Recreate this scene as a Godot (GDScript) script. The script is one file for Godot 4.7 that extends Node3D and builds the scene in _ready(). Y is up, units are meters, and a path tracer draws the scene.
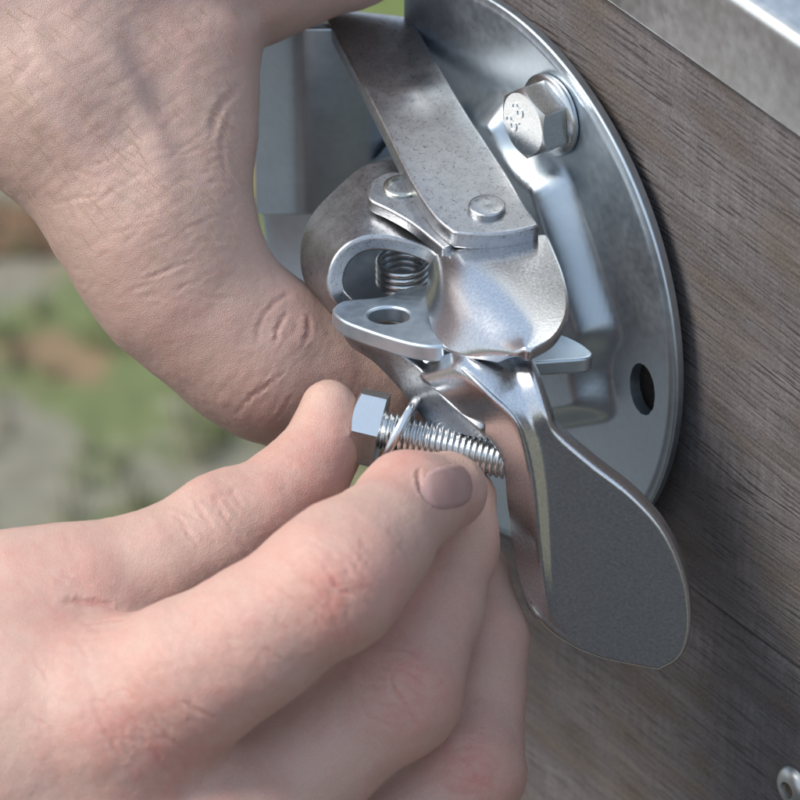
extends Node3D
# Two hands fitting a bolt to a zinc-plated latch on a weathered wooden wall.
# Axes: x along the wall (towards the camera), y up, z out of the wall. The middle of the latch's round plate is at ORIGIN.

const ORIGIN := Vector3(0, 0.95, 0)
const DIST := 700.0            # camera to the middle of the plate, mm
const HALF := 80.0             # half of the picture at that distance, mm
const YAW := 55.0
const PITCH := 32.0
const WOOD := -3.0             # the wall's face, mm behind the plate

var cam_r: Vector3
var cam_u: Vector3
var cam_b: Vector3
var cam_at: Vector3            # mm, from ORIGIN
var M := {}
var rng := RandomNumberGenerator.new()

# ------------------------------------------------------------------ pixels to places (mm from ORIGIN)
func ray(px: float, py: float) -> Vector3:
	var k := HALF / 400.0 / DIST
	return cam_r * ((px - 400.0) * k) - cam_u * ((py - 400.0) * k) - cam_b

func at_b(px: float, py: float, b: float) -> Vector3:      # b: mm in front of the plate's middle, along the view axis
	return cam_at + ray(px, py) * (DIST - b)

func at_z(px: float, py: float, z: float) -> Vector3:      # on a plane parallel to the wall
	var r := ray(px, py)
	return cam_at + r * ((z - cam_at.z) / r.z)

func on_plane(px: float, py: float, p0: Vector3, n: Vector3) -> Vector3:
	var r := ray(px, py)
	return cam_at + r * ((p0 - cam_at).dot(n) / r.dot(n))

func cam_dir(x: float, y: float, z: float) -> Vector3:
	return (cam_r * x + cam_u * y + cam_b * z).normalized()

# ------------------------------------------------------------------ mesh builder, in mm
class Shape:
	var v := PackedVector3Array()
	var n := PackedVector3Array()
	var c := PackedColorArray()
	var uv := PackedVector2Array()
	var f := PackedInt32Array()
	func add(p: Vector3, nn: Vector3) -> int:
		v.append(p); n.append(nn)
		return v.size() - 1
	func tri(a: int, b: int, d: int) -> void:
		if (v[b] - v[a]).cross(v[d] - v[a]).dot(n[a] + n[b] + n[d]) > 0.0:
			f.append(a); f.append(d); f.append(b)
		else:
			f.append(a); f.append(b); f.append(d)
	func quad(a: int, b: int, d: int, e: int) -> void:
		tri(a, b, d); tri(a, d, e)
	func flat(pts: Array, nn: Vector3) -> void:
		var k := []
		for p in pts: k.append(add(p, nn))
		for i in range(1, k.size() - 1): tri(k[0], k[i], k[i + 1])
	func mesh() -> ArrayMesh:
		var a := []
		a.resize(Mesh.ARRAY_MAX)
		var w := PackedVector3Array()
		w.resize(v.size())
		for i in v.size(): w[i] = v[i] * 0.001
		a[Mesh.ARRAY_VERTEX] = w
		a[Mesh.ARRAY_NORMAL] = n
		if c.size() == v.size(): a[Mesh.ARRAY_COLOR] = c
		if uv.size() == v.size(): a[Mesh.ARRAY_TEX_UV] = uv
		a[Mesh.ARRAY_INDEX] = f
		var m := ArrayMesh.new()
		m.add_surface_from_arrays(Mesh.PRIMITIVE_TRIANGLES, a)
		return m

func put(called: String, s: Shape, mat: Material, parent: Node = null) -> MeshInstance3D:
	var o := MeshInstance3D.new()
	o.name = called
	o.mesh = s.mesh()
	o.material_override = mat
	if parent == null:
		add_child(o, true)
		o.position = ORIGIN
	else:
		parent.add_child(o, true)
	return o

func thing(called: String, label: String, category: String, group := "") -> Node3D:
	var o := Node3D.new()
	o.name = called
	add_child(o, true)
	o.position = ORIGIN
	tag(o, label, category, group)
	return o

func tag(o: Node, label: String, category: String, group := "") -> void:
	o.set_meta("label", label)
	o.set_meta("category", category)
	if group != "": o.set_meta("group", group)

# rounded edge of a sheet: [out, height, normal angle]
func rim_profile(t: float, e: float) -> Array:
	var out := []
	for k in 4:
		var a := PI / 2 * (1.0 - k / 3.0)
		out.append([e * cos(a), t / 2 - e + e * sin(a), a])
	for k in 4:
		var a := -PI / 2 * (k / 3.0)
		out.append([e * cos(a), -t / 2 + e + e * sin(a), a])
	return out

func rim(s: Shape, loop: Array, outs: Array, ups: Array, t: float, e: float) -> void:
	# loop: points on the middle of the sheet, e inside its outline
	var prof := rim_profile(t, e)
	var n := loop.size()
	var ids := []
	for i in n:
		var row := []
		for p in prof:
			row.append(s.add(loop[i] + outs[i] * p[0] + ups[i] * p[1], (outs[i] * cos(p[2]) + ups[i] * sin(p[2])).normalized()))
		ids.append(row)
	for i in n:
		var a: Array = ids[i]
		var b: Array = ids[(i + 1) % n]
		for k in prof.size() - 1:
			s.quad(a[k], b[k], b[k + 1], a[k + 1])

# a flat piece of sheet: outline and holes in 2-D (mm), standing on axes ax, ay, az at o; its upper face is at az * 0
func sheet(s: Shape, outline: PackedVector2Array, hole: PackedVector2Array, o: Vector3, ax: Vector3, ay: Vector3, t: float, e: float) -> void:
	var az := ax.cross(ay).normalized()
	var ccw := outline
	if Geometry2D.is_polygon_clockwise(ccw): ccw.reverse()
	var inset := PackedVector2Array()
	var outs := []
	var ups := []
	var loop := []
	var n := ccw.size()
	for i in n:
		var d1 := (ccw[i] - ccw[(i + n - 1) % n]).normalized()
		var d2 := (ccw[(i + 1) % n] - ccw[i]).normalized()
		var nn := (Vector2(d1.y, -d1.x) + Vector2(d2.y, -d2.x)).normalized()
		inset.append(ccw[i] - nn * e)
		outs.append(ax * nn.x + ay * nn.y)
		ups.append(az)
	var mid := o - az * (t / 2)
	for p in inset: loop.append(mid + ax * p.x + ay * p.y)
	rim(s, loop, outs, ups, t, e)
	var polys := []
	if hole.size() > 0:
		var h := hole
		if Geometry2D.is_polygon_clockwise(h): h.reverse()
		var hc := Vector2.ZERO
		for p in h: hc += p / h.size()
		var hin := PackedVector2Array()
		var hl := []
		var ho := []
		for p in h:
			var d := (p - hc).normalized()
			hin.append(p + d * e)
			hl.append(mid + ax * (p + d * e).x + ay * (p + d * e).y)
			ho.append(-(ax * d.x + ay * d.y))
		var hu := []
		for p in h: hu.append(az)
		rim(s, hl, ho, hu, t, e)
		# cut along a line through the hole
		var m := hin.size()
		var i0 := 0
		var i1 := 0
		var b0 := -1e9
		var b1 := 1e9
		for i in n:
			var x := (inset[i] - hc).normalized().x
			if x > b0: b0 = x; i0 = i
			if x < b1: b1 = x; i1 = i
		var h0 := 0
		var h1 := 0
		for i in m:
			if hin[i].x > hin[h0].x: h0 = i
			if hin[i].x < hin[h1].x: h1 = i
		for pair in [[i0, i1, h1, h0], [i1, i0, h0, h1]]:
			var q := PackedVector2Array()
			var i: int = pair[0]
			while true:
				q.append(inset[i])
				if i == pair[1]: break
				i = (i + 1) % n
			i = pair[2]
			while true:
				q.append(hin[i])
				if i == pair[3]: break
				i = (i + m - 1) % m
			polys.append(q)
	else:
		polys.append(inset)
	for q in polys:
		var f := Geometry2D.triangulate_polygon(q)
		if f.is_empty():                       # a fan from the middle
			var mid2 := Vector2.ZERO
			for p in q: mid2 += p / q.size()
			q.append(mid2)
			for k in q.size() - 1: f.append_array([k, (k + 1) % (q.size() - 1), q.size() - 1])
		for side in [0.0, -t]:
			var ids := []
			for p in q: ids.append(s.add(o + ax * p.x + ay * p.y + az * side, az if side == 0.0 else -az))
			for k in range(0, f.size(), 3): s.tri(ids[f[k]], ids[f[k + 1]], ids[f[k + 2]])

func px_sheet(s: Shape, px: Array, hole: Array, p0: Vector3, n: Vector3, t: float, e: float, smooth := 3) -> void:
	var ax := (cam_r - n * cam_r.dot(n)).normalized()
	var ay := n.cross(ax)
	var q := PackedVector2Array()
	for p in px:
		var w := on_plane(p[0], p[1], p0, n) - p0
		q.append(Vector2(w.dot(ax), w.dot(ay)))
	q = smooth_loop(q, smooth)
	var h := PackedVector2Array()
	if hole.size() == 4:
		for k in 28:
			var a := TAU * k / 28
			var w := on_plane(hole[0] + hole[2] * cos(a), hole[1] + hole[3] * sin(a), p0, n) - p0
			h.append(Vector2(w.dot(ax), w.dot(ay)))
	sheet(s, q, h, p0, ax, ay, t, e)

func smooth_loop(q: PackedVector2Array, k: int) -> PackedVector2Array:
	if k < 2: return q
	var out := PackedVector2Array()
	var n := q.size()
	for i in n:
		for j in k:
			out.append(q[i].cubic_interpolate(q[(i + 1) % n], q[(i + n - 1) % n], q[(i + 2) % n], float(j) / k))
	return out

func cr(a: Vector3, b: Vector3, c: Vector3, d: Vector3, t: float) -> Vector3:
	return b.cubic_interpolate(c, a, d, t)

func refine(row: Array, k: int) -> Array:
	var out := []
	var n := row.size()
	for i in n - 1:
		var a: Vector3 = row[i - 1] if i > 0 else row[0] * 2.0 - row[1]
		var d: Vector3 = row[i + 2] if i + 2 < n else row[n - 1] * 2.0 - row[n - 2]
		for j in k: out.append(cr(a, row[i], row[i + 1], d, float(j) / k))
	out.append(row[n - 1])
	return out

# straight runs with rounded corners; f: share of each run taken by the corner
func fillet(row: Array, k: int, f: float) -> Array:
	var out := []
	var n := row.size()
	var last: Vector3 = row[0]
	for i in range(1, n):
		var p: Vector3 = row[i]
		var a := p
		if i < n - 1: a = p.lerp(row[i - 1], f)
		for j in k: out.append(last.lerp(a, float(j) / k))
		if i == n - 1:
			out.append(a)
			break
		var b := p.lerp(row[i + 1], f)
		for j in 5:
			var t := j / 5.0
			out.append(a.lerp(p, t).lerp(p.lerp(b, t), t))
		last = b
	return out

# a bent sheet through rows of points; thickness t goes to the back (away from the side that faces towards)
func shell(s: Shape, rows: Array, t: float, e: float, ku: int, kv: int, towards: Vector3, hump := Vector3.ZERO, fil := 0.0) -> void:
	var cols := []
	for r in rows: cols.append(fillet(r, kv, fil) if fil > 0.0 else refine(r, kv))
	var g := []
	var nv: int = cols[0].size()
	for j in nv:
		var col := []
		for r in cols: col.append(r[j])
		g.append(refine(col, ku))
	var nu: int = g[0].size()
	var nrm := []
	var sum := 0.0
	for j in nv:
		var line := []
		for i in nu:
			var du: Vector3 = g[j][mini(i + 1, nu - 1)] - g[j][maxi(i - 1, 0)]
			var dv: Vector3 = g[mini(j + 1, nv - 1)][i] - g[maxi(j - 1, 0)][i]
			var nn := du.cross(dv).normalized()
			sum += nn.dot(towards)
			line.append(nn)
		nrm.append(line)
	var flip := -1.0 if sum < 0.0 else 1.0
	var top := []
	var bot := []
	for j in nv:
		var lt := []
		var lb := []
		for i in nu:
			var nn: Vector3 = nrm[j][i] * flip
			nrm[j][i] = nn
			lt.append(s.add(g[j][i], nn))
			lb.append(s.add(g[j][i] - nn * t, -nn))
		top.append(lt); bot.append(lb)
	if hump != Vector3.ZERO:
		for j in nv:
			for i in nu: s.v[top[j][i]] += nrm[j][i] * (0.9 * exp(-hump.distance_squared_to(g[j][i]) / 18.0))
		for j in nv:
			for i in nu:
				var du: Vector3 = s.v[top[j][mini(i + 1, nu - 1)]] - s.v[top[j][maxi(i - 1, 0)]]
				var dv: Vector3 = s.v[top[mini(j + 1, nv - 1)][i]] - s.v[top[maxi(j - 1, 0)][i]]
				var nn := du.cross(dv).normalized()
				s.n[top[j][i]] = nn if nn.dot(nrm[j][i]) > 0 else -nn
	for j in nv - 1:
		for i in nu - 1:
			s.quad(top[j][i], top[j][i + 1], top[j + 1][i + 1], top[j + 1][i])
			s.quad(bot[j][i], bot[j][i + 1], bot[j + 1][i + 1], bot[j + 1][i])
	var order := []
	for i in nu: order.append([0, i])
	for j in range(1, nv): order.append([j, nu - 1])
	for i in range(nu - 2, -1, -1): order.append([nv - 1, i])
	for j in range(nv - 2, 0, -1): order.append([j, 0])
	var loop := []
	var outs := []
	var ups := []
	var m := order.size()
	var vote := 0.0
	for k in m:
		var j: int = order[k][0]
		var i: int = order[k][1]
		var p: Vector3 = g[j][i]
		var a: Vector3 = g[order[(k + m - 1) % m][0]][order[(k + m - 1) % m][1]]
		var b: Vector3 = g[order[(k + 1) % m][0]][order[(k + 1) % m][1]]
		var inner: Vector3 = g[nv / 2][nu / 2]
		var nn: Vector3 = nrm[j][i]
		var o := nn.cross(b - a).normalized()
		vote += signf(o.dot(p - inner))
		loop.append(p - nn * (t / 2))
		outs.append(o)
		ups.append(nn)
	if vote < 0.0:
		for k in m: outs[k] = -outs[k]
	rim(s, loop, outs, ups, t, e)

# turned shape: profile of [radius, height] on axis ax at o; sharp where a third entry is 1
func lathe(s: Shape, prof: Array, o: Vector3, ax: Vector3, seg := 48) -> void:
	var e1 := ax.cross(Vector3(0.31, 0.52, 0.79)).normalized()
	var e2 := ax.cross(e1)
	for k in prof.size() - 1:
		var d := Vector2(prof[k + 1][0] - prof[k][0], prof[k + 1][1] - prof[k][1])
		if d.length() < 1e-6: continue
		var nn := Vector2(d.y, -d.x).normalized()
		var na := nn
		var nb := nn
		if prof[k].size() > 2 and k > 0:
			var dd := Vector2(prof[k][0] - prof[k - 1][0], prof[k][1] - prof[k - 1][1])
			na = (nn + Vector2(dd.y, -dd.x).normalized()).normalized()
		if prof[k + 1].size() > 2 and k + 2 < prof.size():
			var dd := Vector2(prof[k + 2][0] - prof[k + 1][0], prof[k + 2][1] - prof[k + 1][1])
			nb = (nn + Vector2(dd.y, -dd.x).normalized()).normalized()
		var ra := []
		var rb := []
		for i in seg:
			var a := TAU * i / seg
			var rd := e1 * cos(a) + e2 * sin(a)
			ra.append(s.add(o + rd * prof[k][0] + ax * prof[k][1], (rd * na.x + ax * na.y).normalized()))
			rb.append(s.add(o + rd * prof[k + 1][0] + ax * prof[k + 1][1], (rd * nb.x + ax * nb.y).normalized()))
		for i in seg: s.quad(ra[i], ra[(i + 1) % seg], rb[(i + 1) % seg], rb[i])

func tube(s: Shape, path: Array, r: float, seg := 12) -> void:
	var last := []
	var up := Vector3(0.2, 0.9, 0.3)
	for i in path.size():
		var d: Vector3 = (path[mini(i + 1, path.size() - 1)] - path[maxi(i - 1, 0)]).normalized()
		var e1 := d.cross(up).normalized()
		up = e1.cross(d)
		var row := []
		for k in seg:
			var a := TAU * k / seg
			var nn := e1 * cos(a) + up * sin(a)
			row.append(s.add(path[i] + nn * r, nn))
		if i > 0:
			for k in seg: s.quad(last[k], last[(k + 1) % seg], row[(k + 1) % seg], row[k])
		last = row

# hexagon head: across corners radius rc, height h, from o along ax; the far end is chamfered to a disc
func hex_head(s: Shape, o: Vector3, ax: Vector3, e1: Vector3, rc: float, h: float, turn: float) -> void:
	var e2 := ax.cross(e1)
	var seg := 72
	var af := rc * cos(PI / 6)
	var low := []
	var rows := []
	for i in seg:
		var a := TAU * i / seg + turn
		var k := fposmod(a - turn + PI / 6, PI / 3) - PI / 6     # angle from the middle of the flat
		var r := af / cos(k)
		var rd := e1 * cos(a) + e2 * sin(a)
		var top := h - maxf(0.0, (r - af * 0.985) * 0.58)
		rows.append([o + rd * r, o + rd * r + ax * top, o + rd * af * 0.955 + ax * h, rd])
	for side in 6:
		var a := TAU * (side + 0.0) / 6 + turn
		var fn := e1 * cos(a) + e2 * sin(a)
		var ids := []
		for j in range(-6, 7):
			var r: Array = rows[posmod(side * 12 + j, seg)]
			var out: Vector3 = fn
			if absi(j) == 6: out = (fn * 0.8 + r[3] * 0.35).normalized()
			ids.append([s.add(r[0], out), s.add(r[1], out)])
		for j in 12: s.quad(ids[j][0], ids[j + 1][0], ids[j + 1][1], ids[j][1])
	var cham := []
	var cap := []
	for i in seg:
		var r: Array = rows[i]
		var nn: Vector3 = (r[3] * 0.5 + ax).normalized()
		cham.append([s.add(r[1], nn), s.add(r[2], nn)])
		cap.append(r[2])
	for i in seg: s.quad(cham[i][0], cham[(i + 1) % seg][0], cham[(i + 1) % seg][1], cham[i][1])
	s.flat(cap, ax)
	var under := []
	for i in seg: under.append(rows[i][0])
	s.flat(under, -ax)

func thread(s: Shape, o: Vector3, ax: Vector3, r: float, pitch: float, length: float) -> void:
	var e1 := ax.cross(Vector3(0.3, 0.9, 0.2)).normalized()
	var e2 := ax.cross(e1)
	var seg := 40
	var steps := int(length / pitch * 8)
	var last := []
	for j in steps + 1:
		var row := []
		for i in seg + 1:
			var a := TAU * i / seg
			var z := length * j / steps
			var ph := fposmod(z / pitch - float(i) / seg, 1.0)
			var tr := absf(ph * 2.0 - 1.0)
			var depth := clampf(tr * 1.25 - 0.12, 0.0, 1.0) * pitch * 0.46
			var slope := (1.0 if ph > 0.5 else -1.0) * (0.75 if depth > 0.0 and depth < pitch * 0.46 else 0.0)
			var rd := e1 * cos(a) + e2 * sin(a)
			row.append(s.add(o + rd * (r - depth) + ax * z, (rd + ax * slope).normalized()))
		if j > 0:
			for i in seg: s.quad(last[i], last[i + 1], row[i + 1], row[i])
		last = row
	var cap := []
	for i in seg:
		var a := TAU * i / seg
		cap.append(o + (e1 * cos(a) + e2 * sin(a)) * (r - pitch * 0.5) + ax * length)
	s.flat(cap, ax)

# ------------------------------------------------------------------ textures and materials
func noise_image(size: int, freq: float, seed_: int, type := FastNoiseLite.TYPE_SIMPLEX_SMOOTH, oct := 4) -> Image:
	var f := FastNoiseLite.new()
	f.seed = seed_
	f.noise_type = type
	f.frequency = freq
	f.fractal_octaves = oct
	if type == FastNoiseLite.TYPE_CELLULAR:
		f.cellular_return_type = FastNoiseLite.RETURN_DISTANCE2_SUB
		f.cellular_jitter = 1.0
		f.fractal_type = FastNoiseLite.FRACTAL_NONE
	return f.get_seamless_image(size, size, false, false, 0.12)

# two grey images to a colour ramp image
func tint_image(a: Image, b: Image, wa: float, wb: float, lo: Color, hi: Color, gain := 1.0) -> ImageTexture:
	var w := a.get_width()
	var da := a.get_data()
	var db := b.get_data()
	var out := PackedByteArray()
	out.resize(w * w * 3)
	for i in w * w:
		var t := clampf(((da[i] / 255.0 - 0.5) * wa + (db[i] / 255.0 - 0.5) * wb) * gain + 0.5, 0.0, 1.0)
		out[i * 3] = int(255.0 * lerpf(lo.r, hi.r, t))
		out[i * 3 + 1] = int(255.0 * lerpf(lo.g, hi.g, t))
		out[i * 3 + 2] = int(255.0 * lerpf(lo.b, hi.b, t))
	return ImageTexture.create_from_image(Image.create_from_data(w, w, false, Image.FORMAT_RGB8, out))

# short dark squiggles on pale zinc
func worm_image(coarse: Image) -> ImageTexture:
	var a := noise_image(512, 0.035, 61, FastNoiseLite.TYPE_SIMPLEX_SMOOTH, 2).get_data()
	var b := noise_image(512, 0.022, 62, FastNoiseLite.TYPE_SIMPLEX_SMOOTH, 2).get_data()
	var g := noise_image(512, 0.3, 63).get_data()
	var c := coarse.get_data()
	var out := PackedByteArray()
	out.resize(512 * 512 * 3)
	for i in 512 * 512:
		var line := 1.0 - smoothstep(0.0, 0.06, absf(a[i] / 255.0 - 0.5))
		line *= smoothstep(0.44, 0.58, b[i] / 255.0)
		var t := clampf(0.93 + (c[i] / 255.0 - 0.5) * 0.08 + (g[i] / 255.0 - 0.5) * 0.16 - line * 0.32, 0.0, 1.0)
		for k in 3: out[i * 3 + k] = int(255.0 * t)
	return ImageTexture.create_from_image(Image.create_from_data(512, 512, false, Image.FORMAT_RGB8, out))

func lin(r: float, g: float, b: float) -> Color:
	return Color(r, g, b).linear_to_srgb()

func mat_base(color: Color, rough: float, metal := 0.0) -> StandardMaterial3D:
	var m := StandardMaterial3D.new()
	m.albedo_color = color
	m.roughness = rough
	m.metallic = metal
	return m

func tri_tex(m: StandardMaterial3D, tile_mm: float) -> void:
	m.uv1_triplanar = true
	m.uv1_world_triplanar = true
	m.uv1_scale = Vector3.ONE * (1000.0 / tile_mm)

func make_materials() -> void:
	var fine := noise_image(512, 0.05, 3)
	var coarse := noise_image(512, 0.012, 5)
	var speck := noise_image(512, 0.09, 9, FastNoiseLite.TYPE_SIMPLEX_SMOOTH, 2)
	var cell := noise_image(512, 0.055, 11, FastNoiseLite.TYPE_CELLULAR)
	var rough_a := tint_image(fine, coarse, 0.9, 0.7, Color(0.78, 0.78, 0.78), Color(1, 1, 1))
	# zinc plate, satin
	var zinc_tex := tint_image(fine, coarse, 0.6, 0.5, Color(0.90, 0.905, 0.91), Color(1, 1, 1))
	var z := mat_base(lin(0.56, 0.64, 0.71), 0.47, 1.0)
	z.albedo_texture = zinc_tex
	z.roughness_texture = rough_a
	z.roughness_texture_channel = BaseMaterial3D.TEXTURE_CHANNEL_RED
	tri_tex(z, 60)
	M.zinc = z
	# dull spangled zinc of the strap
	var sp := mat_base(lin(0.50, 0.52, 0.55), 0.42, 1.0)
	sp.albedo_texture = worm_image(coarse)
	sp.roughness_texture = rough_a
	sp.heightmap_enabled = true
	sp.heightmap_texture = ImageTexture.create_from_image(speck)
	sp.heightmap_scale = 0.0018
	tri_tex(sp, 26)
	M.spangle = sp
	# bright zinc of the lever and bolts
	var br := mat_base(lin(0.70, 0.73, 0.76), 0.27, 1.0)
	br.albedo_texture = tint_image(speck, fine, 1.2, 1.4, Color(0.87, 0.87, 0.88), Color(1, 1, 1))
	br.roughness_texture = rough_a
	br.heightmap_enabled = true
	br.heightmap_texture = ImageTexture.create_from_image(fine)
	br.heightmap_scale = 0.0012
	tri_tex(br, 20)
	M.bright = br
	var bolt := mat_base(lin(0.66, 0.69, 0.71), 0.3, 1.0)
	bolt.roughness_texture = rough_a
	tri_tex(bolt, 20)
	M.bolt = bolt
	# cut edges and pressings with a yellowish passivation
	var ed := mat_base(lin(0.60, 0.62, 0.57), 0.36, 1.0)
	ed.albedo_texture = sp.albedo_texture
	ed.roughness_texture = rough_a
	tri_tex(ed, 24)
	M.edge = ed
	var al := mat_base(lin(0.58, 0.60, 0.61), 0.45, 1.0)
	al.albedo_texture = tint_image(fine, coarse, 0.9, 0.5, Color(0.88, 0.88, 0.87), Color(1, 1, 1))
	al.roughness_texture = rough_a
	tri_tex(al, 90)
	M.trim = al
	var rust := mat_base(lin(0.11, 0.075, 0.05), 0.8, 0.2)
	M.rust = rust
	# skin
	var sk := mat_base(Color.WHITE, 0.43)
	sk.vertex_color_use_as_albedo = true
	sk.albedo_texture = tint_image(cell, fine, 0.7, 1.0, Color(0.90, 0.875, 0.87), Color(1, 1, 1))
	sk.heightmap_enabled = true
	sk.heightmap_texture = tint_image(cell, noise_image(512, 0.16, 14), 1.1, 0.6, Color.BLACK, Color.WHITE)
	sk.heightmap_scale = 0.011
	sk.metallic_specular = 0.42
	sk.subsurf_scatter_enabled = true
	sk.subsurf_scatter_strength = 0.12
	tri_tex(sk, 10)
	M.skin = sk
	var nail := mat_base(lin(0.40, 0.235, 0.215), 0.24)
	nail.subsurf_scatter_enabled = true
	nail.subsurf_scatter_strength = 0.1
	M.nail = nail
	M.hair = mat_base(lin(0.42, 0.31, 0.20), 0.45)
	M.wood = wood_material(21)
	M.wood_b = wood_material(77)
	# ground
	var gr := mat_base(Color.WHITE, 0.95)
	gr.albedo_texture = ground_texture()
	gr.uv1_triplanar = true
	gr.uv1_world_triplanar = true
	gr.uv1_scale = Vector3.ONE / 2.6
	M.ground = gr
	var asph := mat_base(lin(0.038, 0.038, 0.04), 0.9)
	asph.albedo_texture = tint_image(fine, speck, 1.0, 1.2, Color(0.7, 0.7, 0.7), Color(1, 1, 1))
	tri_tex(asph, 300)
	M.asphalt = asph
	var grv := mat_base(lin(0.19, 0.19, 0.19), 0.9)
	grv.albedo_texture = tint_image(fine, speck, 1.0, 1.6, Color(0.65, 0.65, 0.65), Color(1, 1, 1))
	tri_tex(grv, 400)
	M.gravel = grv
	var so := mat_base(lin(0.24, 0.135, 0.08), 0.95)
	so.albedo_texture = grv.albedo_texture
	tri_tex(so, 300)
	M.soil = so
	var tf := mat_base(lin(0.17, 0.22, 0.06), 0.95)
	tf.albedo_texture = grv.albedo_texture
	tri_tex(tf, 300)
	M.turf = tf
	var gs := mat_base(Color.WHITE, 0.8)
	gs.vertex_color_use_as_albedo = true
	M.grass = gs

func stretched(w: int, h: int, sx: int, freq: float, seed_: int, oct := 4) -> PackedByteArray:
	var f := FastNoiseLite.new()
	f.seed = seed_
	f.frequency = freq
	f.fractal_octaves = oct
	f.noise_type = FastNoiseLite.TYPE_SIMPLEX_SMOOTH
	var im := f.get_image(w / sx, h, false, false, false)
	im.resize(w, h, Image.INTERPOLATE_CUBIC)
	return im.get_data()

func wood_material(seed_: int) -> StandardMaterial3D:
	var w := 1024
	var h := 1024
	var g1 := stretched(w, h, 32, 0.045, seed_, 5)           # long grain
	var g2 := stretched(w, h, 16, 0.22, seed_ + 1, 3)        # fibres
	var g3 := stretched(w, h, 2, 0.012, seed_ + 2, 3)        # weather patches
	var g4 := stretched(h, w, 8, 0.10, seed_ + 3, 3)         # saw marks, across
	var g5 := stretched(w, h, 1, 0.30, seed_ + 4, 2)         # grit
	var col := PackedByteArray()
	col.resize(w * h * 3)
	var hei := PackedByteArray()
	hei.resize(w * h)
	var dark := Color(0.290, 0.273, 0.276)
	var mid := Color(0.388, 0.370, 0.374)
	var pale := Color(0.465, 0.450, 0.456)
	for y in h:
		for x in w:
			var i := y * w + x
			var a := g1[i] / 255.0 - 0.5
			var b := g2[i] / 255.0 - 0.5
			var c := g3[i] / 255.0 - 0.5
			var d := g4[x * h + y] / 255.0 - 0.5
			var e := g5[i] / 255.0 - 0.5
			var crack := maxf(clampf((absf(a) * -1.0 + 0.014) * 70.0, 0.0, 1.0) * clampf(b * 5.0 + 0.3, 0.0, 1.0), clampf((-b - 0.13) * 9.0, 0.0, 0.8) * clampf(0.5 + c * 4.0, 0.15, 1.0))
			var t := 0.5 + a * 0.28 + b * 0.32 + c * 0.55 + d * 0.5 * clampf(0.5 + c * 3.0, 0, 1) + e * 0.6
			t = clampf(t, 0.0, 1.0)
			var k := dark.lerp(mid, t * 2.0) if t < 0.5 else mid.lerp(pale, t * 2.0 - 1.0)
			k = k.lerp(Color(0.14, 0.125, 0.12), crack * 0.36)
			var br := clampf(-c * 1.5 + a * 0.6, 0.0, 0.5)
			col[i * 3] = int(255 * clampf(k.r * (1.0 + br * 0.06), 0, 1))
			col[i * 3 + 1] = int(255 * clampf(k.g, 0, 1))
			col[i * 3 + 2] = int(255 * clampf(k.b * (1.0 - br * 0.14), 0, 1))
			hei[i] = int(255 * clampf(0.5 + a * 0.5 + b * 0.6 + d * 0.25 + e * 0.25 - crack * 0.6, 0.0, 1.0))
	var m := mat_base(Color.WHITE, 0.85)
	m.albedo_texture = ImageTexture.create_from_image(Image.create_from_data(w, h, false, Image.FORMAT_RGB8, col))
	m.heightmap_enabled = true
	m.heightmap_texture = ImageTexture.create_from_image(Image.create_from_data(w, h, false, Image.FORMAT_L8, hei))
	m.heightmap_scale = 0.035
	m.metallic_specular = 0.3
	return m

func ground_texture() -> ImageTexture:
	var w := 512
	var a := noise_image(w, 0.012, 31, FastNoiseLite.TYPE_SIMPLEX_SMOOTH, 3).get_data()
	var b := noise_image(w, 0.02, 32, FastNoiseLite.TYPE_SIMPLEX_SMOOTH, 4).get_data()
	var c := noise_image(w, 0.15, 33).get_data()
	var out := PackedByteArray()
	out.resize(w * w * 3)
	var grass := lin(0.115, 0.14, 0.055)
	var straw := lin(0.205, 0.18, 0.125)
	var stone := lin(0.19, 0.175, 0.145)
	var soil := lin(0.22, 0.135, 0.085)
	for i in w * w:
		var x := a[i] / 255.0
		var y := b[i] / 255.0
		var z := c[i] / 255.0
		var k := straw.lerp(grass, smoothstep(0.40, 0.62, x + (z - 0.5) * 0.3))
		k = k.lerp(stone, smoothstep(0.52, 0.68, y + (z - 0.5) * 0.2) * 0.85)
		k = k.lerp(soil, smoothstep(0.36, 0.26, y) * 0.8)
		var g := 0.86 + 0.28 * z
		out[i * 3] = int(255 * clampf(k.r * g, 0, 1))
		out[i * 3 + 1] = int(255 * clampf(k.g * g, 0, 1))
		out[i * 3 + 2] = int(255 * clampf(k.b * g, 0, 1))
	return ImageTexture.create_from_image(Image.create_from_data(w, w, false, Image.FORMAT_RGB8, out))

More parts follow.
